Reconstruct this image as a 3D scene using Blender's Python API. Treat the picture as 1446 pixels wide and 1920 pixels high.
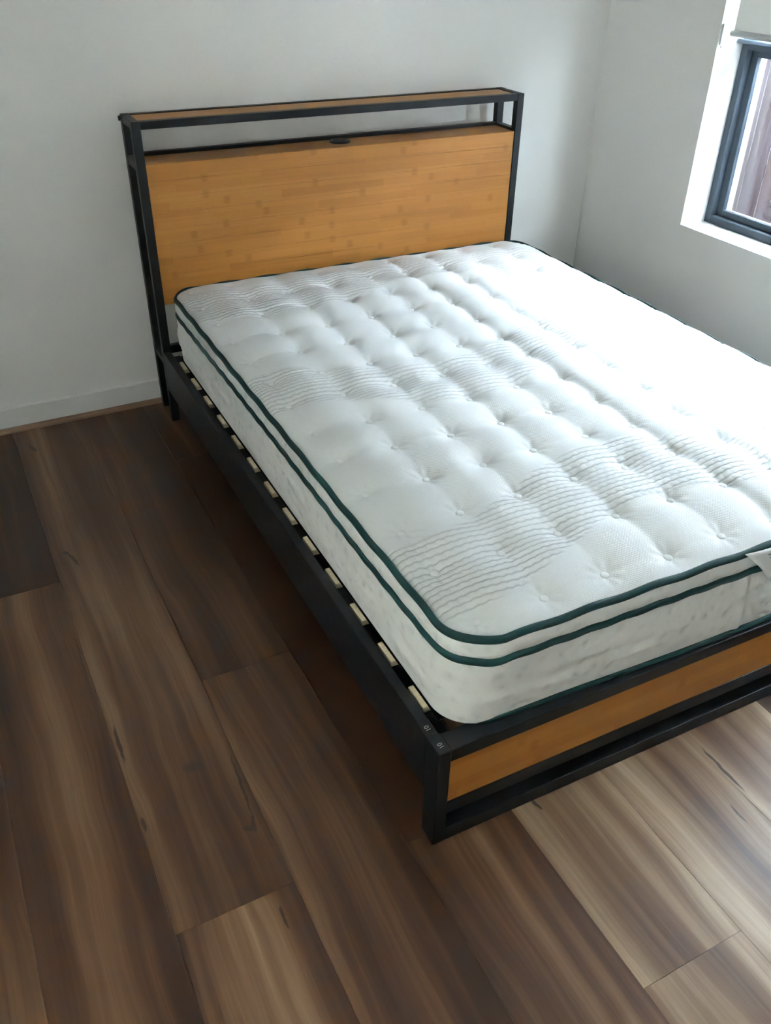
import bpy, bmesh, math, random
import numpy as np
from mathutils import Matrix, Vector, noise

for _o in list(bpy.data.objects):
    bpy.data.objects.remove(_o)
scene = bpy.context.scene
COL = scene.collection

# ------------------------------------------------------------------ camera
cam_data = bpy.data.cameras.new('camera')
cam = bpy.data.objects.new('camera', cam_data)
COL.objects.link(cam)
cam_data.sensor_fit = 'VERTICAL'
cam_data.sensor_height = 36.0
cam_data.sensor_width = 27.1
cam_data.lens = 1618.25 * 36.0 / 1920.0
cam_data.clip_start = 0.05
_M = (Matrix.Rotation(-0.4870, 4, 'Z') @ Matrix.Rotation(0.9665, 4, 'X') @ Matrix.Rotation(0.0176, 4, 'Z'))
cam.matrix_world = Matrix.Translation((-0.667, -3.094, 1.680)) @ _M
scene.camera = cam

# ------------------------------------------------------------------ daylight (overcast sky, comes in through the window)
SKY_COL = (0.81, 0.91, 1.04)
SKY_STR = 96.0
world = bpy.data.worlds.new('world')
scene.world = world
world.use_nodes = True
_bg = world.node_tree.nodes['Background']
_bg.inputs['Color'].default_value = (*SKY_COL, 1)
_bg.inputs['Strength'].default_value = SKY_STR

XW, YW = 2.105, 0.2036            # right wall plane, head wall plane
XL, YN, ZC = -1.75, -3.75, 2.55   # left wall, wall behind the camera, ceiling
WY0, WY1, WZ0, WZ1 = -2.42, -0.433, 0.638, 2.10   # window opening

_pd = bpy.data.lights.new('window_portal', 'AREA')
_pd.shape = 'RECTANGLE'
_pd.size, _pd.size_y = (WY1 - WY0), 0.72
_pd.cycles.is_portal = True
_po = bpy.data.objects.new('window_portal', _pd)
COL.objects.link(_po)
_po.location = (XW + 0.165, (WY0 + WY1) / 2, WZ0 + 0.36)
_po.rotation_euler = (0, math.pi / 2, math.pi)
_po.rotation_euler = Vector((-1, 0, 0)).to_track_quat('-Z', 'Z').to_euler()

vs = scene.view_settings
vs.view_transform = 'Standard'
vs.look = 'None'
vs.gamma = 1.0
vs.use_curve_mapping = False
vs.exposure = 1.97
scene.cycles.diffuse_bounces = 6
scene.cycles.max_bounces = 14
scene.cycles.transparent_max_bounces = 12

# ------------------------------------------------------------------ helpers
def link(o, parent=None):
    COL.objects.link(o)
    if parent is not None:
        o.parent = parent
    return o

def tag(o, label=None, cat=None, group=None, kind=None):
    if label: o['label'] = label
    if cat: o['category'] = cat
    if group: o['group'] = group
    if kind: o['kind'] = kind
    return o

def empty(name, loc=(0, 0, 0), rz=0.0):
    o = bpy.data.objects.new(name, None)
    o.empty_display_size = 0.1
    o.location = loc
    o.rotation_euler = (0, 0, rz)
    return link(o)

def mesh_obj(name, verts, faces, mat, parent=None, smooth=False):
    me = bpy.data.meshes.new(name)
    me.from_pydata([tuple(v) for v in verts], [], faces)
    me.update()
    if mat: me.materials.append(mat)
    if smooth:
        me.polygons.foreach_set('use_smooth', [True] * len(me.polygons))
    return link(bpy.data.objects.new(name, me), parent)

def bm_obj(name, bm, mat, parent=None, smooth=False):
    me = bpy.data.meshes.new(name)
    bm.normal_update()
    bm.to_mesh(me)
    bm.free()
    if mat: me.materials.append(mat)
    if smooth:
        me.polygons.foreach_set('use_smooth', [True] * len(me.polygons))
    return link(bpy.data.objects.new(name, me), parent)

def bm_box(bm, x0, x1, y0, y1, z0, z1, bev=0.0, seg=1):
    vs_ = [bm.verts.new(p) for p in ((x0, y0, z0), (x1, y0, z0), (x1, y1, z0), (x0, y1, z0),
                                     (x0, y0, z1), (x1, y0, z1), (x1, y1, z1), (x0, y1, z1))]
    fs = [bm.faces.new([vs_[i] for i in f]) for f in
          ((0, 3, 2, 1), (4, 5, 6, 7), (0, 1, 5, 4), (1, 2, 6, 5), (2, 3, 7, 6), (3, 0, 4, 7))]
    if bev > 0:
        es = list({e for f in fs for e in f.edges})
        bmesh.ops.bevel(bm, geom=es, offset=bev, segments=seg, profile=0.5, affect='EDGES')

def box(name, x0, x1, y0, y1, z0, z1, mat, parent=None, bev=0.0, seg=1):
    bm = bmesh.new()
    bm_box(bm, x0, x1, y0, y1, z0, z1, bev, seg)
    return bm_obj(name, bm, mat, parent)

def lathe(name, prof, centre, mat, parent=None, n=28, axis='Z', smooth=True):
    """prof: list of (radius, height)"""
    vv, ff = [], []
    for r, h in prof:
        for i in range(n):
            a = 2 * math.pi * i / n
            p = (r * math.cos(a), r * math.sin(a), h)
            if axis == 'X': p = (h, p[0], p[1])
            if axis == 'Y': p = (p[0], h, p[1])
            vv.append((p[0] + centre[0], p[1] + centre[1], p[2] + centre[2]))
    for k in range(len(prof) - 1):
        for i in range(n):
            j = (i + 1) % n
            ff.append((k * n + i, k * n + j, (k + 1) * n + j, (k + 1) * n + i))
    ff.append(tuple(range(n))[::-1])
    ff.append(tuple((len(prof) - 1) * n + i for i in range(n)))
    o = mesh_obj(name, vv, ff, mat, parent, smooth)
    bm = bmesh.new(); bm.from_mesh(o.data)
    bmesh.ops.recalc_face_normals(bm, faces=bm.faces)
    bm.to_mesh(o.data); bm.free()
    return o

# ------------------------------------------------------------------ node helpers
class NT:
    def __init__(self, name):
        self.m = bpy.data.materials.new(name)
        self.m.use_nodes = True
        self.t = self.m.node_tree
        self.b = self.t.nodes['Principled BSDF']
        self.out = self.t.nodes['Material Output']
    def n(self, typ, **kw):
        nd = self.t.nodes.new(typ)
        for k, v in kw.items():
            if k.startswith('_'):
                nd.inputs[k[1:]].default_value = v
            else:
                setattr(nd, k, v)
        return nd
    def l(self, a, b):
        self.t.links.new(a, b)
    def sock(self, v, inp):
        if isinstance(v, (int, float)):
            inp.default_value = v
        elif isinstance(v, tuple):
            inp.default_value = v
        else:
            self.l(v, inp)
    def math(self, op, a, b=None, c=None, clamp=False):
        nd = self.n('ShaderNodeMath', operation=op, use_clamp=clamp)
        self.sock(a, nd.inputs[0])
        if b is not None: self.sock(b, nd.inputs[1])
        if c is not None: self.sock(c, nd.inputs[2])
        return nd.outputs[0]
    def comb(self, x, y, z):
        nd = self.n('ShaderNodeCombineXYZ')
        for i, v in enumerate((x, y, z)): self.sock(v, nd.inputs[i])
        return nd.outputs[0]
    def sep(self, v):
        nd = self.n('ShaderNodeSeparateXYZ')
        self.l(v, nd.inputs[0])
        return nd.outputs
    def noise(self, vec, scale, detail=2.0, rough=0.5, dist=0.0):
        nd = self.n('ShaderNodeTexNoise')
        self.l(vec, nd.inputs['Vector'])
        nd.inputs['Scale'].default_value = scale
        nd.inputs['Detail'].default_value = detail
        nd.inputs['Roughness'].default_value = rough
        nd.inputs['Distortion'].default_value = dist
        return nd.outputs['Fac']
    def ramp(self, fac, stops, interp='LINEAR'):
        nd = self.n('ShaderNodeValToRGB')
        nd.color_ramp.interpolation = interp
        el = nd.color_ramp.elements
        while len(el) > 1: el.remove(el[-1])
        for i, (p, c) in enumerate(stops):
            e = el[0] if i == 0 else el.new(p)
            e.position = p
            e.color = (*c, 1) if len(c) == 3 else c
        self.l(fac, nd.inputs[0])
        return nd.outputs['Color']
    def mix(self, fac, a, b, blend='MIX'):
        nd = self.n('ShaderNodeMix', data_type='RGBA', blend_type=blend)
        self.sock(fac, nd.inputs['Factor'])
        for v, i in ((a, 6), (b, 7)):
            if isinstance(v, tuple): nd.inputs[i].default_value = (*v, 1) if len(v) == 3 else v
            else: self.l(v, nd.inputs[i])
        return nd.outputs[2]
    def bump(self, h, strength, dist=1.0):
        nd = self.n('ShaderNodeBump')
        nd.inputs['Strength'].default_value = strength
        nd.inputs['Distance'].default_value = dist
        self.l(h, nd.inputs['Height'])
        self.l(nd.outputs[0], self.b.inputs['Normal'])
        return nd
    def set(self, **kw):
        for k, v in kw.items():
            key = k.replace('_', ' ')
            if isinstance(v, tuple): self.b.inputs[key].default_value = (*v, 1) if len(v) == 3 else v
            elif isinstance(v, (int, float)): self.b.inputs[key].default_value = v
            else: self.l(v, self.b.inputs[key])

# ------------------------------------------------------------------ materials
def mat_paint(name, col, rough=0.75, bump=0.0, spec=0.3):
    k = NT(name)
    tc = k.n('ShaderNodeTexCoord').outputs['Object']
    nz = k.noise(tc, 3.0, 1.0)
    c = k.mix(k.math('MULTIPLY', nz, 0.12), col, tuple(x * 0.93 for x in col))
    k.set(Base_Color=c, Roughness=rough, Specular_IOR_Level=spec)
    if bump: k.bump(k.noise(tc, 260.0, 1.0), bump, 0.002)
    return k.m

M_WALL = mat_paint('wall_paint', (0.865, 0.85, 0.825))
M_CEIL = mat_paint('ceiling_paint', (0.85, 0.85, 0.84))
M_GLOSSWHITE = mat_paint('trim_gloss_paint', (0.80, 0.80, 0.79), rough=0.35, spec=0.5)

def mat_metal(name, col, rough, spec=0.28):
    k = NT(name)
    tc = k.n('ShaderNodeTexCoord').outputs['Object']
    nz = k.noise(tc, 40.0, 3.0)
    k.set(Base_Color=k.mix(nz, col, tuple(x * 1.25 for x in col)), Roughness=k.math('MULTIPLY_ADD', nz, 0.12, rough - 0.06), Specular_IOR_Level=spec)
    k.bump(k.noise(tc, 900.0, 2.0), 0.05, 0.001)
    return k.m

M_BLACK = mat_metal('black_powder_coat', (0.0065, 0.0075, 0.0090), 0.46)
M_PLASTIC = mat_metal('black_plastic', (0.010, 0.011, 0.011), 0.3)
M_ALU = mat_metal('slate_aluminium', (0.050, 0.066, 0.085), 0.42, 0.45)
M_SOCKET = mat_metal('socket_grey', (0.05, 0.05, 0.052), 0.5)

def mat_bamboo(name, tint=(1, 1, 1)):
    k = NT(name)
    tc = k.n('ShaderNodeTexCoord').outputs['Object']
    x, y, z = k.sep(tc)
    t = k.math('ADD', z, k.math('MULTIPLY', y, 1.0))       # strips run along x
    row = k.math('FLOOR', k.math('DIVIDE', t, 0.0274))
    wn = k.n('ShaderNodeTexWhiteNoise', noise_dimensions='1D')
    k.l(row, wn.inputs['W'])
    off = wn.outputs['Value']
    xs = k.math('ADD', k.math('DIVIDE', x, 0.42), k.math('MULTIPLY', off, 7.31))
    cell = k.math('FLOOR', xs)
    fr = k.math('FRACT', xs)
    wn2 = k.n('ShaderNodeTexWhiteNoise', noise_dimensions='2D')
    k.l(k.comb(row, cell, 0.0), wn2.inputs['Vector'])
    tone = wn2.outputs['Value']
    # bamboo node: a short darker stub in each strip
    d = k.math('ABSOLUTE', k.math('SUBTRACT', fr, 0.5))
    node = k.math('SUBTRACT', 1.0, k.math('DIVIDE', k.math('SUBTRACT', d, 0.012), 0.03, clamp=True), clamp=True)
    node = k.math('MULTIPLY', node, k.math('GREATER_THAN', tone, 0.5))
    grain = k.noise(k.comb(k.math('MULTIPLY', x, 3.0), k.math('MULTIPLY', t, 240.0), off), 1.0, 4.0, 0.6)
    broad = k.noise(k.comb(k.math('MULTIPLY', x, 1.3), k.math('MULTIPLY', t, 9.0), 0.0), 1.0, 2.0)
    f = k.math('ADD', k.math('MULTIPLY', tone, 0.20), k.math('MULTIPLY', grain, 0.30))
    f = k.math('ADD', f, k.math('MULTIPLY', broad, 0.50))
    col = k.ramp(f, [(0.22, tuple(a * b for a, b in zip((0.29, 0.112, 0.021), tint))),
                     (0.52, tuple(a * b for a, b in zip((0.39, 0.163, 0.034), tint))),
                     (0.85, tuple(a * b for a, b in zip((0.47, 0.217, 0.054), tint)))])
    col = k.mix(k.math('MULTIPLY', node, 0.38), col, tuple(a * b for a, b in zip((0.235, 0.088, 0.015), tint)))
    k.set(Base_Color=col, Roughness=0.42, Specular_IOR_Level=0.35)
    k.bump(grain, 0.05, 0.001)
    return k.m

M_BAMBOO = mat_bamboo('bamboo_board')
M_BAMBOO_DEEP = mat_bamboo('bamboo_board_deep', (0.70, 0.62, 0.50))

def mat_slat():
    k = NT('slat_wood')
    tc = k.n('ShaderNodeTexCoord').outputs['Object']
    x, y, z = k.sep(tc)
    g = k.noise(k.comb(k.math('MULTIPLY', x, 3.0), k.math('MULTIPLY', y, 130.0), z), 1.0, 3.0)
    k.set(Base_Color=k.ramp(g, [(0.3, (0.64, 0.51, 0.33)), (0.7, (0.78, 0.66, 0.47))]), Roughness=0.6)
    return k.m
M_SLAT = mat_slat()

MARKS = [  # dark gum veins printed in the boards: x0, y0, x1, y1, half width
    (-0.574, -1.480, -0.576, -1.610, 0.0042), (-0.579, -1.776, -0.579, -1.820, 0.0040), (-0.596, -1.076, -0.601, -1.337, 0.0018),
    (-0.342, -1.690, -0.355, -1.900, 0.0026), (-0.386, -1.905, -0.357, -1.924, 0.0052), (-0.354, -1.880, -0.364, -1.932, 0.0044),
    (-0.460, -1.686, -0.408, -1.700, 0.0150), (-0.545, 0.062, -0.526, -0.012, 0.0060), (-0.556, -0.692, -0.538, -0.706, 0.0060),
    (-0.543, -0.695, -0.520, -0.785, 0.0046), (-0.645, 0.042, -0.620, 0.030, 0.0070), (-0.380, -2.115, -0.380, -2.172, 0.0030),
    (-0.082, -0.834, -0.087, -1.117, 0.0022), (0.702, -2.195, 0.700, -2.345, 0.0036), (0.640, -2.352, 0.638, -2.408, 0.0022),
    (0.235, -2.125, 0.244, -2.170, 0.0040)]

def mat_floor(marks):
    k = NT('plank_floor')
    pos = k.n('ShaderNodeNewGeometry').outputs['Position']
    x, y, z = k.sep(pos)
    oi = k.n('ShaderNodeObjectInfo')
    sep = k.n('ShaderNodeSeparateColor')
    k.l(oi.outputs['Color'], sep.inputs[0])
    seed, bias, red = sep.outputs[0], sep.outputs[1], sep.outputs[2]
    s17 = k.math('MULTIPLY', seed, 173.0)
    def st(a, b, sc=1.0):
        return k.comb(k.math('ADD', k.math('MULTIPLY', x, a), s17), k.math('ADD', k.math('MULTIPLY', y, b), s17), s17)
    warp = k.noise(st(3.0, 1.6), 1.0, 2.0)
    xw = k.math('ADD', x, k.math('MULTIPLY', k.math('SUBTRACT', warp, 0.5), 0.07))
    def stw(a, b):
        return k.comb(k.math('ADD', k.math('MULTIPLY', xw, a), s17), k.math('ADD', k.math('MULTIPLY', y, b), s17), s17)
    band = k.noise(stw(9.0, 0.55), 1.0, 1.5)
    strk = k.noise(stw(34.0, 0.9), 1.0, 2.0)
    fine = k.noise(stw(150.0, 3.0), 1.0, 3.0)
    fib = k.noise(st(700.0, 14.0), 1.0, 2.0)
    f = k.math('MULTIPLY', k.math('SUBTRACT', band, 0.5), 1.6)
    f = k.math('ADD', f, k.math('MULTIPLY', k.math('SUBTRACT', strk, 0.5), 0.62))
    f = k.math('ADD', f, k.math('MULTIPLY', k.math('SUBTRACT', fine, 0.5), 0.22))
    f = k.math('ADD', f, k.math('MULTIPLY', k.math('SUBTRACT', fib, 0.5), 0.12))
    f = k.math('ADD', f, bias)
    col = k.ramp(f, [(0.12, (0.032, 0.0132, 0.0061)), (0.36, (0.068, 0.0325, 0.0160)), (0.56, (0.128, 0.0740, 0.0400)),
                     (0.76, (0.205, 0.1360, 0.0820)), (0.95, (0.310, 0.2300, 0.1560))])
    col = k.mix(red, col, (0.86, 0.62, 0.44), 'MULTIPLY')
    # gum veins
    xm = k.math('ADD', x, k.math('MULTIPLY', k.math('SUBTRACT', k.noise(pos, 38.0, 2.0), 0.5), 0.010)) if marks else None
    tot = None
    for (x0, y0, x1, y1, w) in marks:
        cx, cy = (x0 + x1) / 2, (y0 + y1) / 2
        L = math.hypot(x1 - x0, y1 - y0)
        tx, ty = (x1 - x0) / L, (y1 - y0) / L
        dx = k.math('SUBTRACT', xm, cx); dy = k.math('SUBTRACT', y, cy)
        u = k.math('MULTIPLY', k.math('ADD', k.math('MULTIPLY', dx, tx), k.math('MULTIPLY', dy, ty)), 2.0 / L)
        v = k.math('MULTIPLY', k.math('ADD', k.math('MULTIPLY', dx, -ty), k.math('MULTIPLY', dy, tx)), 0.8 / w)
        q = k.math('ADD', k.math('MULTIPLY', u, u), k.math('MULTIPLY', v, v))
        mk = k.math('MULTIPLY', k.math('SUBTRACT', 1.15, q, clamp=True), 1.7 if w < 0.01 else 0.62, clamp=True)
        tot = mk if tot is None else k.math('MAXIMUM', tot, mk)
    if marks: col = k.mix(k.math('MULTIPLY', tot, 0.95), col, (0.030, 0.016, 0.010))
    k.set(Base_Color=col, Roughness=k.math('MULTIPLY_ADD', fine, 0.12, 0.34), Specular_IOR_Level=0.4)
    k.bump(fib, 0.10, 0.001)
    return k.m
M_FLOOR = mat_floor([])

def mat_scotia():
    k = NT('brown_beading')
    pos = k.n('ShaderNodeNewGeometry').outputs['Position']
    x, y, z = k.sep(pos)
    g = k.noise(k.comb(k.math('MULTIPLY', x, 2.0), k.math('MULTIPLY', y, 160.0), k.math('MULTIPLY', z, 160.0)), 1.0, 3.0)
    k.set(Base_Color=k.ramp(g, [(0.3, (0.13, 0.070, 0.040)), (0.7, (0.235, 0.145, 0.090))]), Roughness=0.45)
    return k.m
M_SCOTIA = mat_scotia()

def mat_top_fabric():
    k = NT('quilted_knit')
    tc = k.n('ShaderNodeTexCoord').outputs['Object']
    x, y, z = k.sep(tc)
    rib = k.n('ShaderNodeAttribute', attribute_name='rib').outputs['Fac']
    wav = k.math('MULTIPLY', k.math('SINE', k.math('MULTIPLY', x, 2 * math.pi / 0.024)), 0.0009)
    wav2 = k.math('MULTIPLY', k.math('SUBTRACT', k.noise(tc, 7.0, 0.0), 0.5), 0.022)
    yy = k.math('DIVIDE', k.math('ADD', k.math('ADD', y, wav), wav2), 0.0178)
    row = k.math('FLOOR', yy)
    e = k.math('ABSOLUTE', k.math('MULTIPLY_ADD', k.math('FRACT', yy), 2.0, -1.0))
    u = k.math('ADD', k.math('DIVIDE', x, 0.024), k.math('MULTIPLY', row, 0.5))
    cx_ = k.math('ABSOLUTE', k.math('SINE', k.math('MULTIPLY', u, math.pi)))
    ridge = k.math('SUBTRACT', 1.0, k.math('POWER', e, 3.0))
    cell = k.math('MULTIPLY', ridge, k.math('MULTIPLY_ADD', cx_, 0.32, 0.68))
    ribh = k.math('MULTIPLY', cell, rib)
    dots = k.math('MULTIPLY', k.math('SINE', k.math('MULTIPLY', x, 2 * math.pi / 0.0078)), k.math('SINE', k.math('MULTIPLY', y, 2 * math.pi / 0.0078)))
    doth = k.math('MULTIPLY', k.math('MULTIPLY', dots, k.math('SUBTRACT', 1.0, rib)), 0.05)
    fuzz = k.math('MULTIPLY', k.noise(tc, 420.0, 0.0), 0.10)
    h = k.math('ADD', k.math('ADD', ribh, doth), fuzz)
    # grooves between the ribs are greyer
    groove = k.math('MULTIPLY', rib, k.math('POWER', e, 4.0))
    col = k.mix(k.math('MULTIPLY', groove, 0.42), (0.675, 0.675, 0.668), (0.37, 0.365, 0.358))
    k.set(Base_Color=col, Roughness=0.9, Specular_IOR_Level=0.1)
    k.bump(h, 0.9, 0.0035)
    return k.m
M_TOP = mat_top_fabric()

def mat_side_fabric():
    k = NT('border_knit')
    tc = k.n('ShaderNodeTexCoord').outputs['Object']
    v = k.n('ShaderNodeTexVoronoi', feature='SMOOTH_F1')
    k.l(tc, v.inputs['Vector']); v.inputs['Scale'].default_value = 30.0
    em = k.math('SUBTRACT', 1.0, k.math('MULTIPLY', v.outputs['Distance'], 2.1), clamp=True)
    em = k.math('POWER', em, 1.5)
    nz = k.noise(tc, 14.0, 3.0)
    h = k.math('ADD', k.math('MULTIPLY', em, -0.8), nz)
    h = k.math('ADD', h, k.math('MULTIPLY', k.noise(tc, 380.0, 2.0), 0.06))
    col = k.mix(k.math('MULTIPLY', em, 0.45), (0.78, 0.775, 0.755), (0.52, 0.515, 0.50))
    k.set(Base_Color=col, Roughness=0.85, Specular_IOR_Level=0.2)
    k.bump(h, 0.7, 0.009)
    return k.m
M_SIDE = mat_side_fabric()

def mat_piping():
    k = NT('teal_binding_tape')
    tc = k.n('ShaderNodeTexCoord').outputs['Object']
    nz = k.noise(tc, 120.0, 3.0)
    k.set(Base_Color=k.mix(nz, (0.004, 0.027, 0.027), (0.008, 0.044, 0.043)), Roughness=0.62, Specular_IOR_Level=0.3)
    k.bump(k.noise(tc, 600.0, 2.0), 0.3, 0.001)
    return k.m
M_PIPE = mat_piping()

def mat_plain(name, col, rough=0.5, spec=0.4):
    k = NT(name)
    tc = k.n('ShaderNodeTexCoord').outputs['Object']
    nz = k.noise(tc, 60.0, 2.0)
    k.set(Base_Color=k.mix(k.math('MULTIPLY', nz, 0.3), col, tuple(c * 0.9 for c in col)), Roughness=rough, Specular_IOR_Level=spec)
    return k.m
M_TUFT = mat_plain('tuft_felt', (0.72, 0.72, 0.71), 0.9, 0.1)
M_BLINDBAR = mat_plain('blind_bar', (0.62, 0.62, 0.60), 0.35)
M_CHAIN = mat_plain('white_plastic', (0.80, 0.80, 0.79), 0.3)
M_PRINT = mat_plain('white_print', (0.42, 0.43, 0.42), 0.7)
M_INK = mat_plain('grey_ink', (0.18, 0.19, 0.21), 0.7)
M_PAPER = mat_plain('label_paper', (0.84, 0.85, 0.86), 0.7, 0.2)
M_SCREW = mat_plain('screw_dark', (0.08, 0.08, 0.08), 0.4)
M_GROUND = mat_plain('pale_gravel', (0.16, 0.15, 0.14), 0.9, 0.1)
M_SHADE_STRIP = mat_plain('black_shade_strip', (0.008, 0.008, 0.008), 0.9, 0.1)  # for the strips that stand in for shade on the slats
M_BRICK = mat_plain('dark_brick', (0.075, 0.060, 0.055), 0.9, 0.1)
M_RENDER = mat_plain('white_render', (0.78, 0.78, 0.76), 0.85, 0.1)

def mat_sheer(name, ta, tb):
    k = NT(name)
    k.t.nodes.remove(k.b)
    tc = k.n('ShaderNodeTexCoord').outputs['Object']
    df = k.n('ShaderNodeBsdfDiffuse'); tl = k.n('ShaderNodeBsdfTranslucent'); ad = k.n('ShaderNodeAddShader')
    wv = k.noise(tc, 300.0, 2.0)
    k.l(k.mix(wv, (0.72, 0.70, 0.66), (0.66, 0.64, 0.60)), df.inputs[0])
    k.l(k.mix(wv, ta, tb), tl.inputs[0])
    k.l(df.outputs[0], ad.inputs[0]); k.l(tl.outputs[0], ad.inputs[1]); k.l(ad.outputs[0], k.out.inputs[0])
    return k.m
M_FILL_BLIND = mat_sheer('fill_blind_fabric', (0.314, 0.303, 0.282), (0.300, 0.290, 0.270))  # translucency set so the added left blind glows as fill light
M_BLIND = mat_sheer('blind_fabric', (0.069, 0.069, 0.068), (0.064, 0.064, 0.063))

def mat_paling():
    k = NT('fence_timber')
    tc = k.n('ShaderNodeTexCoord').outputs['Object']
    oi = k.n('ShaderNodeObjectInfo').outputs['Random']
    x, y, z = k.sep(tc)
    g = k.noise(k.comb(k.math('MULTIPLY', y, 22.0), k.math('MULTIPLY', z, 1.2), k.math('MULTIPLY', oi, 50.0)), 1.0, 3.0)
    c = k.ramp(g, [(0.3, (0.034, 0.025, 0.026)), (0.55, (0.062, 0.049, 0.053)), (0.8, (0.086, 0.078, 0.091))])
    k.set(Base_Color=c, Roughness=0.85, Specular_IOR_Level=0.15)
    return k.m
M_PALING = mat_paling()

def mat_glass():
    k = NT('window_glass')
    for nd in list(k.t.nodes):
        if nd != k.out: k.t.nodes.remove(nd)
    tr = k.n('ShaderNodeBsdfTransparent'); tr.inputs[0].default_value = (0.93, 0.97, 0.97, 1)
    gl = k.n('ShaderNodeBsdfGlossy'); gl.inputs['Roughness'].default_value = 0.02
    fr = k.n('ShaderNodeFresnel'); fr.inputs[0].default_value = 1.45
    tc = k.n('ShaderNodeTexCoord').outputs['Object']
    fc = k.math('MULTIPLY_ADD', k.noise(tc, 2.0, 2.0), 0.02, k.math('MULTIPLY', fr.outputs[0], 0.9))
    mx = k.n('ShaderNodeMixShader')
    k.l(fc, mx.inputs[0]); k.l(tr.outputs[0], mx.inputs[1]); k.l(gl.outputs[0], mx.inputs[2])
    k.l(mx.outputs[0], k.out.inputs[0])
    return k.m
M_GLASS = mat_glass()

# ------------------------------------------------------------------ the room
rnd = random.Random(7)
fl = box('floor', XL, XW + 0.02, YN, YW + 0.02, -0.12, -0.009, M_SCOTIA)
tag(fl, 'brown timber-look plank floor with streaky grain', 'floor', kind='structure')

PWID = 0.2553
JOINTS = {-3: [-0.842, -2.95], -2: [-2.080], -1: [-1.430, -3.2], 0: [-0.300, -2.105], 1: [-2.586, -0.75], 2: [-1.45, -3.2], 3: [-0.9, -2.9]}  # bed-side column split at the foot, where its painted shade ends
LOOK = {  # (column, index along the column from the head wall): seed, tone, warmth; left-side shade and right-side light partly painted in
    (-4, 0): (0.77, 0.26, 0.6), (-4, 1): (0.15, 0.28, 0.6), (-4, 2): (0.66, 0.27, 0.6),
    (-3, 0): (0.11, 0.20, 0.65), (-3, 1): (0.37, 0.37, 0.60), (-2, 0): (0.52, 0.37, 0.45), (-2, 1): (0.23, 0.32, 0.50),
    (-1, 0): (0.71, 0.26, 0.60), (-1, 1): (0.64, 0.13, 0.55), (0, 0): (0.05, 0.24, 0.70), (0, 1): (0.29, 0.16, 0.80), (0, 2): (0.83, 0.40, 0.35),  # boards beside the bed darkened: its shade is in their tone
    (1, 0): (0.31, 0.50, 0.05), (1, 1): (0.46, 0.66, 0.00), (1, 2): (0.18, 0.56, 0.00), (2, 1): (0.92, 0.62, 0.00),
    (3, 1): (0.57, 0.74, 0.00)}
def plank(x0, x1, y0, y1, seed, tone, red):
    g, b, t = 0.0002, 0.0005, 0.009
    z1, z0 = 0.0, -t
    zb = -0.0006
    vv = [(x0 + g, y0 + g, z0), (x1 - g, y0 + g, z0), (x1 - g, y1 - g, z0), (x0 + g, y1 - g, z0),
          (x0 + g, y0 + g, zb), (x1 - g, y0 + g, zb), (x1 - g, y1 - g, zb), (x0 + g, y1 - g, zb),
          (x0 + b, y0 + b, z1), (x1 - b, y0 + b, z1), (x1 - b, y1 - b, z1), (x0 + b, y1 - b, z1)]
    ff = [(0, 3, 2, 1), (8, 9, 10, 11)]
    for a in (0, 4):
        for i in range(4):
            j = (i + 1) % 4
            ff.append((a + i, a + j, a + 4 + j, a + 4 + i))
    mk = [m for m in MARKS if x0 - 0.01 < (m[0] + m[2]) / 2 < x1 + 0.01 and y0 < (m[1] + m[3]) / 2 < y1]
    o = mesh_obj('plank', vv, ff, mat_floor(mk) if mk else M_FLOOR, fl)
    o.color = (seed, tone, red, 1)
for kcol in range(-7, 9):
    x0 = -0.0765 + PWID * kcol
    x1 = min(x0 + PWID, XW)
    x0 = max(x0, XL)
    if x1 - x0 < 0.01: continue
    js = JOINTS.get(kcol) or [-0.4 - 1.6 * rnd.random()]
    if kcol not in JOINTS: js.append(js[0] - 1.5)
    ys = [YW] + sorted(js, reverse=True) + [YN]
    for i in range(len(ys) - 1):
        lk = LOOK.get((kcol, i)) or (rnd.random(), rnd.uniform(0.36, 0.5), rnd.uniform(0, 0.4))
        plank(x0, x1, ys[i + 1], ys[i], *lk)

tag(box('wall_back', XL - 0.12, XW + 0.255, YW, YW + 0.12, -0.12, ZC, M_WALL), 'white painted wall behind the headboard', 'wall', kind='structure')
VY0, VY1, VZ0, VZ1 = -3.60, -2.00, 0.90, 2.10      # added window in the left wall, unseen, lets in fill light
bm = bmesh.new()
for (a, b, c, d) in ((YN, VY0, -0.12, ZC), (VY1, YW, -0.12, ZC), (VY0, VY1, -0.12, VZ0), (VY0, VY1, VZ1, ZC)):
    bm_box(bm, XL - 0.12, XL, a, b, c, d)
tag(bm_obj('wall_left', bm, M_WALL), 'white painted wall left of the bed', 'wall', kind='structure')
tag(box('wall_front', XL - 0.12, XW + 0.255, YN - 0.12, YN, -0.12, ZC, M_WALL), 'white painted wall facing the foot of the bed', 'wall', kind='structure')
tag(box('ceiling', XL - 0.12, XW + 0.255, YN - 0.12, YW + 0.12, ZC, ZC + 0.1, M_CEIL), 'flat white ceiling', 'ceiling', kind='structure')
XO = XW + 0.255
bm = bmesh.new()
for (a, b, c, d) in ((YN, WY0, -0.12, ZC), (WY1, YW, -0.12, ZC), (WY0, WY1, -0.12, WZ0), (WY0, WY1, WZ1, ZC)):
    bm_box(bm, XW, XO, a, b, c, d)
tag(bm_obj('wall_right', bm, M_WALL), 'white painted wall with the window opening', 'wall', kind='structure')

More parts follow.
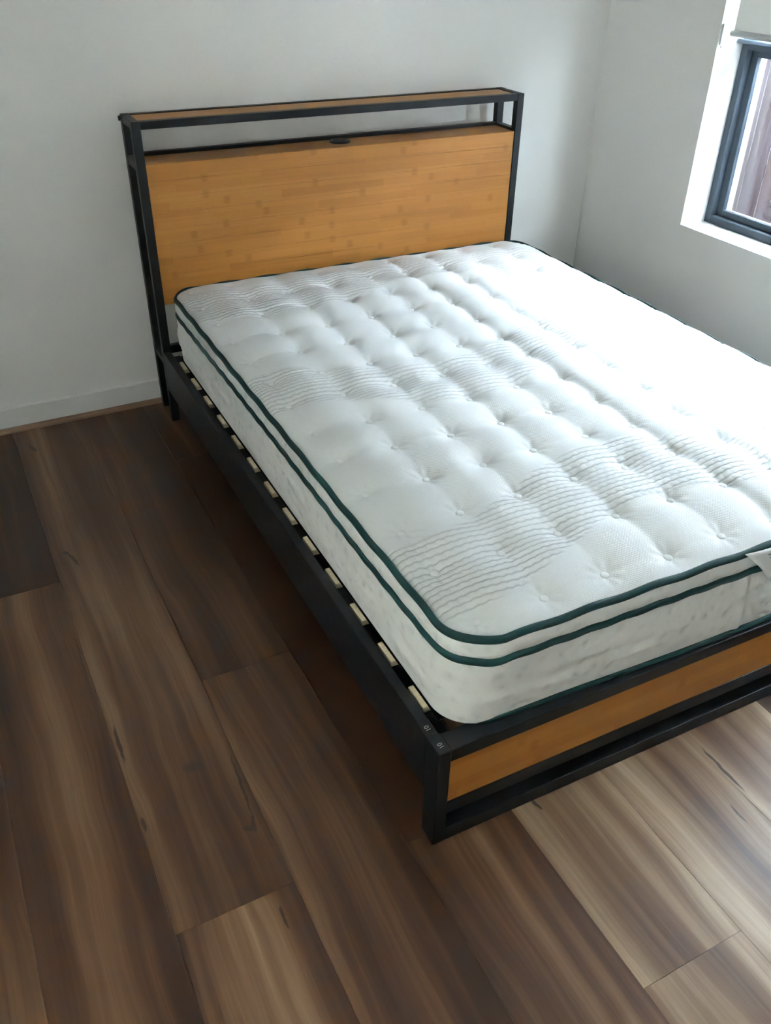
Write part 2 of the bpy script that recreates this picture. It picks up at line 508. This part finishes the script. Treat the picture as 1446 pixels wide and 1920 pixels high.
def baseboard(name, pts, lab):
    """extruded skirting along a straight run; pts = (start, end, outward normal)"""
    (ax, ay), (bx, by), (nx, ny) = pts
    prof = [(0, 0.012), (0.013, 0.012), (0.013, 0.094), (0.0105, 0.0985), (0, 0.0985)]
    vv = [(px + nx * o, py + ny * o, z) for (px, py) in ((ax, ay), (bx, by)) for (o, z) in prof]
    n = len(prof)
    ff = [(i, (i + 1) % n, n + (i + 1) % n, n + i) for i in range(n)] + [tuple(range(n)), tuple(range(2 * n - 1, n - 1, -1))]
    o = mesh_obj(name, vv, ff, M_GLOSSWHITE)
    tag(o, lab, 'baseboard', kind='structure')
    prof2 = [(0.0, 0.0)] + [(0.028 * math.cos(a) if False else 0.013 + 0.015 * math.cos(a), 0.019 * math.sin(a)) for a in [i * math.pi / 12 for i in range(7)]] + [(0.0, 0.019)]
    vv = [(px + nx * q, py + ny * q, z) for (px, py) in ((ax, ay), (bx, by)) for (q, z) in prof2]
    n = len(prof2)
    ff = [(i, (i + 1) % n, n + (i + 1) % n, n + i) for i in range(n)] + [tuple(range(n)), tuple(range(2 * n - 1, n - 1, -1))]
    mesh_obj('beading', vv, ff, M_SCOTIA, o)
baseboard('baseboard_back', ((XL, YW), (XW, YW), (0, -1)), 'white skirting board with brown beading along the headboard wall')
baseboard('baseboard_right', ((XW, YW), (XW, YN), (-1, 0)), 'white skirting board under the window')
baseboard('baseboard_left', ((XL, YN), (XL, YW), (1, 0)), 'white skirting board along the left wall')

# plaster band round the window opening
bm = bmesh.new()
t_ = 0.0015
for (a, b, c, d) in ((WY1, WY1 + 0.062, WZ0 - 0.072, WZ1 + 0.06), (WY0 - 0.062, WY0, WZ0 - 0.072, WZ1 + 0.06), (WY0, WY1, WZ0 - 0.072, WZ0), (WY0, WY1, WZ1, WZ1 + 0.06)):
    bm_box(bm, XW - t_, XW + 0.001, a, b, c, d)
tag(bm_obj('trim_1', bm, M_WALL), 'flush plaster band around the window opening', 'trim', kind='structure')
# painted reveal lining
bm = bmesh.new()
rt = 0.004
XF = XW + 0.128                   # room face of the window frame
bm_box(bm, XW - 0.001, XF, WY1 - rt, WY1 + 0.001, WZ0, WZ1)
bm_box(bm, XW - 0.001, XF, WY0 - 0.001, WY0 + rt, WZ0, WZ1)
bm_box(bm, XW - 0.001, XF, WY0, WY1, WZ0 - 0.001, WZ0 + rt)
bm_box(bm, XW - 0.001, XF, WY0, WY1, WZ1 - rt, WZ1 + 0.001)
tag(bm_obj('trim_2', bm, M_GLOSSWHITE), 'white painted window reveal and sill', 'trim', kind='structure')

# ------------------------------------------------------------------ window
win = tag(empty('window_1', (XF, (WY0 + WY1) / 2, WZ0)), 'slate grey aluminium window', 'window', kind='structure')
def wbox(name, x0, x1, y0, y1, z0, z1, mat, par, bev=0.0015):
    o = box(name, x0 - XF, x1 - XF, y0 - win.location.y, y1 - win.location.y, z0 - WZ0, z1 - WZ0, mat, par, bev)
    return o
ya, yb, za, zb_ = WY0 + rt, WY1 - rt, WZ0 + rt, WZ1 - rt
wbox('jamb', XF, XF + 0.07, yb - 0.030, yb, za, zb_, M_ALU, win)
wbox('jamb', XF, XF + 0.07, ya, ya + 0.030, za, zb_, M_ALU, win)
wbox('sill_frame', XF, XF + 0.07, ya + 0.030, yb - 0.030, za, za + 0.030, M_ALU, win)
wbox('head_frame', XF, XF + 0.07, ya + 0.030, yb - 0.030, zb_ - 0.030, zb_, M_ALU, win)
tr_ = wbox('transom', XF, XF + 0.07, ya + 0.030, yb - 0.030, 1.285, 1.322, M_ALU, win)
wbox('transom_lip', XF - 0.034, XF, ya + 0.002, yb - 0.002, 1.307, 1.320, M_ALU, win)
ym = (ya + yb) / 2
for (p0, p1) in ((ym, yb - 0.030), (ya + 0.030, ym)):
    for (q0, q1) in ((za + 0.030, 1.285), (1.322, zb_ - 0.030)):
        bm = bmesh.new()
        w = 0.032
        X0, X1 = XF + 0.030, XF + 0.062
        for (a, b, c, d) in ((p0, p0 + w, q0, q1), (p1 - w, p1, q0, q1), (p0 + w, p1 - w, q0, q0 + 0.026), (p0 + w, p1 - w, q1 - 0.024, q1)):
            bm_box(bm, X0 - XF, X1 - XF, a - win.location.y, b - win.location.y, c - WZ0, d - WZ0, 0.001)
        sash = bm_obj('sash', bm, M_ALU, win)
        wbox('pane', XF + 0.044, XF + 0.048, p0 + w, p1 - w, q0 + 0.026, q1 - 0.024, M_GLASS, sash, 0.0)

# ------------------------------------------------------------------ roller blind
BX = XW + 0.032
bl = tag(empty('roller_blind', (BX, ym, WZ0)), 'off-white roller blind half lowered in the window', 'blind')
def bbox(name, x0, x1, y0, y1, z0, z1, mat, par=bl, bev=0.0):
    return box(name, x0 - BX, x1 - BX, y0 - ym, y1 - ym, z0 - WZ0, z1 - WZ0, mat, par, bev)
by0, by1 = WY0 + 0.038, WY1 - 0.038
bbox('blind_fabric', BX, BX + 0.0012, by0, by1, 1.350, WZ1 - 0.055, M_BLIND)
# rounded bottom bar
prof = [(0.0125 * math.cos(a), 0.0105 * math.sin(a)) for a in [2 * math.pi * i / 18 for i in range(18)]]
vv = [(p[0], yy - ym, p[1] + 1.343 - WZ0) for yy in (by0 - 0.004, by1 + 0.006) for p in prof]
ff = [(i, (i + 1) % 18, 18 + (i + 1) % 18, 18 + i) for i in range(18)] + [tuple(range(17, -1, -1)), tuple(range(18, 36))]
mesh_obj('bottom_bar', vv, ff, M_BLINDBAR, bl, True)
lathe('roller_tube', [(0.024, by0 - ym), (0.024, by1 - ym)], (0.012, 0, WZ1 - 0.045 - WZ0), M_BLINDBAR, bl, 20, 'Y')
bbox('bracket', BX - 0.02, BX + 0.045, by1 + 0.002, WY1 - 0.005, WZ1 - 0.09, WZ1 - 0.006, M_CHAIN)
bbox('bracket', BX - 0.02, BX + 0.045, WY0 + 0.005, by0 - 0.002, WZ1 - 0.09, WZ1 - 0.006, M_CHAIN)
# chain loop held by a tensioner on the side of the reveal
ck = bbox('chain_guide', XW + 0.004, XW + 0.022, WY1 - 0.013, WY1 - 0.0045, 1.302, 1.372, M_CHAIN, bl, 0.002)
bbox('screw', XW + 0.006, XW + 0.011, WY1 - 0.0155, WY1 - 0.012, 1.294, 1.300, M_SCREW, ck, 0.001)
for dx in (0.007, 0.019):
    bm = bmesh.new()
    zz = 1.372
    while zz < WZ1 - 0.08:
        bmesh.ops.create_icosphere(bm, subdivisions=1, radius=0.0024, matrix=Matrix.Translation((XW + dx - BX, WY1 - 0.010 - ym, zz - WZ0)))
        zz += 0.0058
    bm_obj('bead_chain', bm, M_CHAIN, bl, True)

# added unseen window: its closed blind glows as fill light from the left
w2 = tag(empty('fill_window', (XL - 0.06, (VY0 + VY1) / 2, VZ0)), 'added unseen window in the left wall for fill light', 'window', kind='structure')
hw2, hh2 = (VY1 - VY0) / 2, VZ1 - VZ0
for (a, b, c, d) in ((-hw2, -hw2 + 0.05, 0, hh2), (hw2 - 0.05, hw2, 0, hh2), (-hw2 + 0.05, hw2 - 0.05, 0, 0.05), (-hw2 + 0.05, hw2 - 0.05, hh2 - 0.05, hh2), (-0.025, 0.025, 0.05, hh2 - 0.05)):
    box('frame_bar', -0.055, -0.005, a, b, c, d, M_ALU, w2, 0.0015)
for (a, b) in ((-hw2 + 0.05, -0.025), (0.025, hw2 - 0.05)):
    box('pane', -0.032, -0.028, a, b, 0.05, hh2 - 0.05, M_GLASS, w2)
b2 = tag(empty('roller_blind', (XL - 0.03, (VY0 + VY1) / 2, VZ0)), 'added closed blind on the unseen left window, passes soft fill light', 'blind')
box('blind_fabric', 0, 0.0012, -hw2 + 0.012, hw2 - 0.012, 0.02, hh2 - 0.05, M_FILL_BLIND, b2)
lathe('bottom_bar', [(0.011, -hw2 + 0.012), (0.011, hw2 - 0.012)], (0, 0, 0.016), M_BLINDBAR, b2, 16, 'Y')
lathe('roller_tube', [(0.022, -hw2 + 0.012), (0.022, hw2 - 0.012)], (0.0, 0, hh2 - 0.04), M_BLINDBAR, b2, 18, 'Y')

# ------------------------------------------------------------------ outside
tag(box('ground', XL - 9, XO + 9, -8, 9, -0.35, -0.25, M_GROUND), 'pale gravel ground outside the window', 'ground', kind='structure')
tag(box('shade_eave', XO + 0.031, XO + 0.55, -8, 9, 2.46, 2.58, M_RENDER), 'added unseen eave that shades the fence', 'eave', kind='structure')  # added out of view to keep skylight off the fence
bm = bmesh.new()
for (a, b, c, d) in ((-8, WY0, -0.3, 2.7), (WY1, 9, -0.3, 2.7), (WY0, WY1, -0.3, WZ0), (WY0, WY1, WZ1, 2.7)):
    bm_box(bm, XO, XO + 0.03, a, b, c, d)
tag(bm_obj('wall_exterior', bm, M_BRICK), 'outside face of the house, added dark to limit bounce on the fence', 'wall', kind='structure')  # added slab, kept dark to cut bounce light on the fence
FX = XO + 0.85
FTOP = 1.72
fen = tag(empty('paling_fence', (FX, 0, -0.25)), 'weathered timber paling fence seen through the window', 'fence')
pm = {}
for i in range(54):
    yy = -3.4 + i * 0.128
    j = i % 5
    if j not in pm:
        o = box('paling', -0.009, 0.009, -0.061, 0.061, 0.02, FTOP + 0.25 + 0.008 * (j - 2), M_PALING, fen, 0.001)
        pm[j] = o.data
    else:
        o = link(bpy.data.objects.new('paling', pm[j]), fen)
    o.location = (0.004 * ((i * 7) % 3 - 1), yy, 0)
for zz in (0.30, 0.85, 1.5):
    box('fence_rail', 0.015, 0.055, -3.5, 3.6, zz, zz + 0.07, M_PALING, fen)

# ------------------------------------------------------------------ bed frame
ANG = -0.0132
bed = tag(empty('bed_frame', (0, 0, 0), ANG), 'black metal bed frame with bamboo headboard shelf and foot panel', 'bed')
W, H, D, L = 1.551, 1.111, 0.169, 2.136
PT = 0.030
def bb(name, *a, mat=M_BLACK, par=bed, bev=0.002, seg=2):
    return box(name, *a, mat, par, bev, seg)
for x0 in (0, W - PT):
    bb('headboard_post', x0, x0 + PT, 0, PT, 0.0, H)
    bb('headboard_post', x0, x0 + PT, D - PT, D, 0.0, H)
    bb('end_rail', x0 + 0.0015, x0 + PT - 0.0015, PT, D - PT, H - 0.026, H - 0.0005)
    bb('end_rail', x0 + 0.0015, x0 + PT - 0.0015, PT, D - PT, 0.952, 0.982)
    bb('end_rail', x0 + 0.0015, x0 + PT - 0.0015, PT, D - PT, 0.235, 0.262)
bb('headboard_rail', PT, W - PT, 0.001, 0.027, H - 0.026, H - 0.0005)
bb('headboard_rail', PT, W - PT, D - 0.024, D - 0.001, H - 0.026, H - 0.0005)
bb('headboard_rail', PT, W - PT, D - 0.027, D - 0.001, 0.952, 0.984)
bb('headboard_rail', PT, W - PT, 0.003, 0.027, 0.225, 0.258)
bb('headboard_rail', PT, W - PT, D - 0.027, D - 0.003, 0.225, 0.258)
bb('top_board', PT + 0.001, W - PT - 0.001, 0.0275, D - 0.0245, H - 0.020, H - 0.0035, mat=M_BAMBOO, bev=0.001, seg=1)
bb('shelf_board', PT + 0.001, W - PT - 0.001, 0.0195, D - 0.0275, 0.955, 0.9725, mat=M_BAMBOO, bev=0.001, seg=1)
hp = bb('headboard_panel', PT + 0.001, W - PT - 0.001, 0.012, 0.019, 0.482, 0.968, mat=M_BAMBOO, bev=0.0)
NB = 9
z0p, z1p = 0.480, 0.973
bh = (z1p - z0p) / NB
for i in range(NB):
    a, b = z0p + i * bh, z0p + (i + 1) * bh
    bb('board', PT + 0.001, W - PT - 0.001, 0.0035, 0.0118, a + 0.0001, b - 0.0001, mat=M_BAMBOO, par=hp, bev=0.0007, seg=1)
gp = lathe('charging_port', [(0.040, 0.0), (0.040, 0.004), (0.037, 0.0065), (0.030, 0.0065)], (0.790, 0.092, 0.9726), M_PLASTIC, bed, 32)
lathe('socket', [(0.0285, 0.0), (0.0285, 0.0012), (0.026, 0.0018)], (0.790, 0.092, 0.9791), M_SOCKET, gp, 28)
lathe('bolt', [(0.0085, -0.009), (0.0085, -0.003), (0.006, -0.003), (0.006, 0.002)], (0.0, D - 0.016, H - 0.012), M_PLASTIC, bed, 16, 'X')
lathe('bolt', [(0.006, -0.002), (0.0085, 0.003), (0.0085, 0.008)], (W, D - 0.016, H - 0.012), M_PLASTIC, bed, 16, 'X')
RT = 0.298
# side rails with an inner ledge for the slats
for s in (0, 1):
    bm = bmesh.new()
    X0, X1 = (0.0, 0.028) if s == 0 else (W - 0.028, W)
    bm_box(bm, X0, X1, -L + 0.0525, -0.0005, 0.138, RT, 0.003, 2)
    bm_obj('side_rail', bm, M_BLACK, bed)
    a, b = (0.028, 0.062) if s == 0 else (W - 0.062, W - 0.028)
    bb('slat_ledge', a, b, -L + 0.0525, -0.0005, 0.268, 0.274, bev=0.001, seg=1)
for x0 in (0, W - PT):
    bb('foot_post', x0, x0 + PT, -L, -L + 0.052, 0.0, RT, bev=0.002)
bb('foot_rail', PT, W - PT, -L + 0.0005, -L + 0.050, 0.2622, RT - 0.0005)
bb('foot_rail', PT, W - PT, -L + 0.0005, -L + 0.052, 0.0, 0.042)
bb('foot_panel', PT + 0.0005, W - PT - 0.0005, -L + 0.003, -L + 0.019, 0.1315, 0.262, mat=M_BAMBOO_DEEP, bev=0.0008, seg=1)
bb('foot_rail', PT, W - PT, -L + 0.0015, -L + 0.030, 0.092, 0.1312)
bb('centre_beam', W / 2 - 0.015, W / 2 + 0.015, -L + 0.051, -0.001, 0.225, 0.2735)
for yy in (-0.75, -1.45):
    bb('centre_leg', W / 2 - 0.014, W / 2 + 0.014, yy - 0.014, yy + 0.014, 0.0, 0.225)
sl = None
for i in range(13):
    yc = -0.132 - 0.1533 * i
    if sl is None:
        o = bb('slat', 0.0335, W - 0.0335, -0.035, 0.035, 0.2745, 0.2925, mat=M_SLAT, bev=0.003, seg=2)
        sl = o.data
    else:
        o = link(bpy.data.objects.new('slat', sl), bed)
    o.location = (0, yc, 0)
# black strips stand in for the mattress's contact shade on the slat ends
for (a, b) in ((0.0465, 0.0720), (W - 0.0720, W - 0.0465)):
    bb('slat_shade_strip', a, b, -L + 0.085, -0.08, 0.2927, 0.2937, mat=M_SHADE_STRIP, bev=0.0, seg=1)
# assembly numbers printed on the corner
for (px, py) in ((0.0135, -2.0635), (0.0160, -2.1150)):
    fc = bpy.data.curves.new('number_mark', 'FONT')
    fc.body = '10'
    fc.size = 0.0155
    fc.align_x = 'CENTER'; fc.align_y = 'CENTER'
    fo = bpy.data.objects.new('number_mark_curve', fc)
    COL.objects.link(fo)
    dg = bpy.context.evaluated_depsgraph_get()
    me = bpy.data.meshes.new_from_object(fo.evaluated_get(dg))
    bpy.data.objects.remove(fo)
    me.transform(Matrix.Translation((px, py, RT + 0.0003)) @ Matrix.Rotation(math.radians(97), 4, 'Z'))
    me.materials.clear(); me.materials.append(M_PRINT)
    o = link(bpy.data.objects.new('number_mark', me), bed)
    o['label'] = 'small grey printed number 10'

# ------------------------------------------------------------------ mattress
mat_root = tag(empty('mattress', (0, 0, 0.294), ANG), 'white tufted pillow-top mattress with dark green piping on the bed frame', 'mattress')
MZ = 0.294
MX0, MX1, MY0, MY1 = 0.044, 1.560, -2.117, -0.034
RC = 0.105
def rr(x0, x1, y0, y1, r, step=0.006):
    pts = []
    def seg(a, b):
        n = max(2, int(math.dist(a, b) / step))
        for i in range(n):
            t = i / n
            pts.append((a[0] + (b[0] - a[0]) * t, a[1] + (b[1] - a[1]) * t))
    def arc(cx, cy, a0):
        n = max(6, int(r * math.pi / 2 / step))
        for i in range(n):
            a = a0 + math.pi / 2 * i / n
            pts.append((cx + r * math.cos(a), cy + r * math.sin(a)))
    seg((x0 + r, y0), (x1 - r, y0)); arc(x1 - r, y0 + r, -math.pi / 2)
    seg((x1, y0 + r), (x1, y1 - r)); arc(x1 - r, y1 - r, 0)
    seg((x1 - r, y1), (x0 + r, y1)); arc(x0 + r, y1 - r, math.pi / 2)
    seg((x0, y1 - r), (x0, y0 + r)); arc(x0 + r, y0 + r, math.pi)
    return pts
loop = rr(MX0, MX1, MY0, MY1, RC)
NL = len(loop)
nrm = []
for i in range(NL):
    a, b = loop[i - 1], loop[(i + 1) % NL]
    t = Vector((b[0] - a[0], b[1] - a[1])).normalized()
    nrm.append((t.y, -t.x))
ZTOP, ZMID, ZBOT = 0.5405, 0.4835, 0.3035
arcl = [0.0]
for i in range(1, NL): arcl.append(arcl[-1] + math.dist(loop[i - 1], loop[i]))
def wave_top(i):
    p = loop[i]
    return 0.0022 * math.sin(arcl[i] * 2 * math.pi / 0.161) + 0.0045 * (noise.noise((p[0] * 2.3, p[1] * 2.3, 1.0)))
def wave_mid(i):
    p = loop[i]
    return 0.008 * (noise.noise((p[0] * 2.1, p[1] * 2.1, 7.0))) + 0.0015 * math.sin(arcl[i] * 2 * math.pi / 0.09)
def foot_out(i):      # the foot end sags outwards a little over the rail
    p, n = loop[i], nrm[i]
    if n[1] > -0.2: return 0.0
    return 0.016 * (1 - math.cos(2 * math.pi * min(1, max(0, (p[0] - 0.1) / 1.4)))) * 0.5 * abs(n[1])
def ring(off, z):
    out = []
    for i in range(NL):
        o = off(i) if callable(off) else off
        zz = z(i) if callable(z) else z
        out.append((loop[i][0] + nrm[i][0] * o, loop[i][1] + nrm[i][1] * o, zz - MZ))
    return out
def skin(name, rings, m, close=False):
    vv = [p for r in rings for p in r]
    ff = []
    K = len(rings)
    for k in range(K if close else K - 1):
        for i in range(NL):
            j = (i + 1) % NL
            kk = (k + 1) % K
            ff.append((k * NL + i, k * NL + j, kk * NL + j, kk * NL + i))
    return mesh_obj(name, vv, ff, m, mat_root, True)
# lower border: bulging knit panel with soft horizontal creases
rings = []
NK = 22
for k in range(NK + 1):
    t = k / NK
    def off(i, t=t):
        p = loop[i]
        bul = 0.007 * math.sin(math.pi * t) ** 0.6
        left = max(0.0, -nrm[i][0])
        cr = noise.noise((arcl[i] * 4.5, t * 7.0 + arcl[i] * 1.3, 3.0)) * 0.0065 * math.sin(math.pi * t)
        cr += left * noise.noise((arcl[i] * 6.0, t * 15.0, 9.0)) * 0.006 * math.sin(math.pi * t)
        base = -0.012 * (1 - t) * (1 - 0.75 * left) + foot_out(i) * (1 - t)
        # one upright crease at the foot end
        d = p[0] - 0.80 - 0.02 * (0.5 - t)
        if nrm[i][1] < -0.9: cr += 0.004 * math.exp(-(d / 0.012) ** 2) - 0.004 * math.exp(-((d - 0.022) / 0.014) ** 2)
        return base + bul + cr
    def zz(i, t=t):
        return ZBOT + (ZMID + wave_mid(i) - ZBOT) * t
    rings.append(ring(off, zz))
side = skin('side_panel', rings, M_SIDE)
# underside closes the body
vv = ring(lambda i: -0.014 + foot_out(i), ZBOT - 0.004)
inner = ring(-0.10, ZBOT - 0.008)
n0 = len(vv)
ff = [(i, n0 + i, n0 + (i + 1) % NL, (i + 1) % NL) for i in range(NL)] + [tuple(range(n0 + NL - 1, n0 - 1, -1))]
mesh_obj('underside', vv + inner, ff, M_SIDE, mat_root)
# pillow-top border
rings = []
for k in range(11):
    t = k / 10
    def off(i, t=t):
        return -0.003 + 0.0085 * math.sin(math.pi * t) ** 0.7 + 0.0016 * noise.noise((arcl[i] * 7, t * 4, 5.0)) * math.sin(math.pi * t)
    def zz(i, t=t):
        a = ZMID + wave_mid(i); b = ZTOP + wave_top(i)
        return a + (b - a) * t
    rings.append(ring(off, zz))
skin('pillow_border', rings, M_SIDE)
# three runs of binding tape
def pipe(o0, z, rh, rv, inward=0.0):
    rings = []
    for k in range(10):
        a = 2 * math.pi * k / 10
        rings.append(ring(lambda i, a=a: (o0(i) if callable(o0) else o0) + rh * math.cos(a) - inward * max(0, math.sin(a)),
                          lambda i, a=a: (z(i) if callable(z) else z) + rv * math.sin(a)))
    return skin('piping', rings, M_PIPE, True)
pipe(0.0015, lambda i: ZTOP + wave_top(i) + 0.001, 0.0056, 0.0088, 0.004)
pipe(0.0016, lambda i: ZMID + wave_mid(i), 0.0066, 0.0108)
pipe(lambda i: -0.0105 - 0.008 * max(0.0, -nrm[i][0]) + foot_out(i) * 1.15, ZBOT + 0.0020, 0.0058, 0.0078)

# quilted top
TX = [0.112 + 0.160 * k for k in range(9)] + [1.520]
TY = [-2.055 + 0.1632 * k for k in range(13)]
RES = 0.0045
nx, ny = int((MX1 - MX0) / RES), int((MY1 - MY0) / RES)
gx, gy = np.meshgrid(np.linspace(MX0, MX1, nx + 1), np.linspace(MY0, MY1, ny + 1), indexing='xy')
cxm, cym = (MX0 + MX1) / 2, (MY0 + MY1) / 2
hx, hy = (MX1 - MX0) / 2 - RC, (MY1 - MY0) / 2 - RC
ax_, ay_ = gx - cxm, gy - cym
qx, qy = np.maximum(np.abs(ax_) - hx, 0), np.maximum(np.abs(ay_) - hy, 0)
rad = np.hypot(qx, qy)
outm = rad > RC
sc = np.where(outm, RC / np.maximum(rad, 1e-6), 1.0)
gx = np.where(outm, cxm + np.sign(ax_) * (hx + qx * sc), gx)
gy = np.where(outm, cym + np.sign(ay_) * (hy + qy * sc), gy)
rad = np.minimum(rad, RC)
din = np.minimum(np.minimum(hx + RC - np.abs(gx - cxm), hy + RC - np.abs(gy - cym)), np.where(rad > 0, RC - rad, 9))
din = np.maximum(din, 0)
crown = 0.020 * (1 - np.exp(-din / 0.045))
# pillows between the tufts
def tri(v, knots):
    k = np.array(knots)
    i = np.clip(np.searchsorted(k, v) - 1, 0, len(k) - 2)
    f = (v - k[i]) / (k[i + 1] - k[i])
    return np.clip(f, 0, 1)
ux = tri(gx, [TX[0] - 0.16] + TX + [TX[-1] + 0.16])
uy = tri(gy, [TY[0] - 0.1632] + TY + [TY[-1] + 0.1632])
sx, sy = np.abs(np.sin(np.pi * ux)), np.abs(np.sin(np.pi * uy))
pil = 0.0050 * (sx ** 1.5 + sy ** 1.5) * 0.5 + 0.004 * sx * sy
edge = 1 - np.exp(-(din / 0.03) ** 1.5)
z = crown + pil * edge
rng = np.random.RandomState(4)
dmin = np.full_like(gx, 9.0)
ang = np.zeros_like(gx)
tufts = []
for ix, tx in enumerate(TX):
    for iy, ty in enumerate(TY):
        jx, jy = tx + rng.uniform(-0.006, 0.006), ty + rng.uniform(-0.006, 0.006)
        dep = 0.0165 * rng.uniform(0.8, 1.2)
        tufts.append((jx, jy))
        r = np.hypot(gx - jx, gy - jy)
        fade = min(1.0, max(0.35, (min(jx - MX0, MX1 - jx, jy - MY0, MY1 - jy)) / 0.08))
        z -= dep * fade * np.exp(-(r / 0.032) ** 1.3)
        upd = r < dmin
        dmin = np.where(upd, r, dmin)
        ang = np.where(upd, np.arctan2(gy - jy, gx - jx) + ix * 1.7 + iy * 2.3, ang)
# gathers that radiate from each tuft
z += 0.0011 * np.sin(ang * 7.0) * np.exp(-((dmin - 0.026) / 0.015) ** 2)
# soft valley lines where the quilting has pulled (lengthwise, right of the middle)
for (lx, dp) in ((TX[5], 0.0055), (TX[6], 0.003), (TX[3], 0.0015)):
    z -= dp * np.exp(-((gx - lx - 0.006 * np.sin(gy * 9)) / 0.020) ** 2) * edge
z += 0.0015 * np.sin(gx * 5.1 + 1) * np.sin(gy * 4.3)
# wavy ribbed bands
def band(c, hw):
    d = np.abs(gy - c)
    return np.clip((hw - d) / 0.012 + 0.5, 0, 1)
rib = band(-1.830 - 0.085 * np.cos(2 * np.pi * (gx - 0.12) / 1.22), 0.120)
rib = np.maximum(rib, band(-1.060 + 0.075 * np.cos(2 * np.pi * (gx - 0.10) / 1.05), 0.118))
rib = np.maximum(rib, band(-0.265 - 0.055 * np.cos(2 * np.pi * (gx - 0.38) / 1.15), 0.125))
rib *= np.clip(din / 0.006, 0, 1)
zedge = ZTOP + 0.004
zz_ = zedge + z - MZ
verts = np.stack([gx, gy, zz_], -1).reshape(-1, 3)
W1 = nx + 1
idx = np.arange((nx + 1) * (ny + 1)).reshape(ny + 1, nx + 1)
quads = np.stack([idx[:-1, :-1], idx[:-1, 1:], idx[1:, 1:], idx[1:, :-1]], -1).reshape(-1, 4)
me = bpy.data.meshes.new('top_panel')
me.vertices.add(len(verts)); me.vertices.foreach_set('co', verts.ravel().astype(np.float32))
me.loops.add(quads.size); me.loops.foreach_set('vertex_index', quads.ravel().astype(np.int32))
me.polygons.add(len(quads))
me.polygons.foreach_set('loop_start', (np.arange(len(quads)) * 4).astype(np.int32))
me.polygons.foreach_set('use_smooth', np.ones(len(quads), dtype=bool))
me.update(calc_edges=True); me.validate()
at = me.attributes.new('rib', 'FLOAT', 'POINT')
at.data.foreach_set('value', rib.ravel().astype(np.float32))
me.materials.append(M_TOP)
top = link(bpy.data.objects.new('top_panel', me), mat_root)
# felt tuft buttons sitting in the dimples
tm = None
for (jx, jy) in tufts:
    i = int(round((jx - MX0) / (MX1 - MX0) * nx)); j = int(round((jy - MY0) / (MY1 - MY0) * ny))
    zc = zz_[j, i]
    if tm is None:
        o = lathe('tuft', [(0.0105, -0.003), (0.0112, 0.0005), (0.0100, 0.0028), (0.0062, 0.0042), (0.0022, 0.0047)], (0, 0, 0), M_TUFT, mat_root, 14)
        tm = o.data
    else:
        o = link(bpy.data.objects.new('tuft', tm), mat_root)
    o.location = (jx, jy, zc + 0.0005)
    o.rotation_euler = (rng.uniform(-0.08, 0.08), rng.uniform(-0.08, 0.08), 0)
# care label folded over the piping at the foot end
NU, NV = 10, 8
vv, ff = [], []
for v in range(NV + 1):
    for u in range(NU + 1):
        a, b = u / NU, v / NV
        lx = 0.752 + 0.165 * a + 0.095 * b + 0.006 * math.sin(b * 3)
        lz = 0.552 - 0.008 * a - 0.098 * b
        ly = MY0 - 0.011 - 0.010 * math.sin(b * 2.2) - 0.004 * math.sin(a * 4)
        vv.append((lx, ly, lz - MZ))
for v in range(NV):
    for u in range(NU):
        k_ = v * (NU + 1) + u
        ff.append((k_, k_ + NU + 1, k_ + NU + 2, k_ + 1))
tg = mesh_obj('care_label', vv, ff, M_PAPER, mat_root, True)
tg['label'] = 'white care label hanging at the foot end'
md = tg.modifiers.new('thickness', 'SOLIDIFY'); md.thickness = 0.0006
for (u0, u1, v0) in ((0.30, 0.75, 0.14), (0.28, 0.9, 0.24), (0.30, 0.5, 0.34)):
    vv = []
    for a in (u0, u1):
        for b in (v0, v0 + 0.03):
            vv.append((0.752 + 0.165 * a + 0.095 * b + 0.006 * math.sin(b * 3), MY0 - 0.0122 - 0.010 * math.sin(b * 2.2) - 0.004 * math.sin(a * 4), 0.552 - 0.008 * a - 0.098 * b - MZ))
    mesh_obj('print_line', vv, [(0, 1, 3, 2)], M_INK, tg)
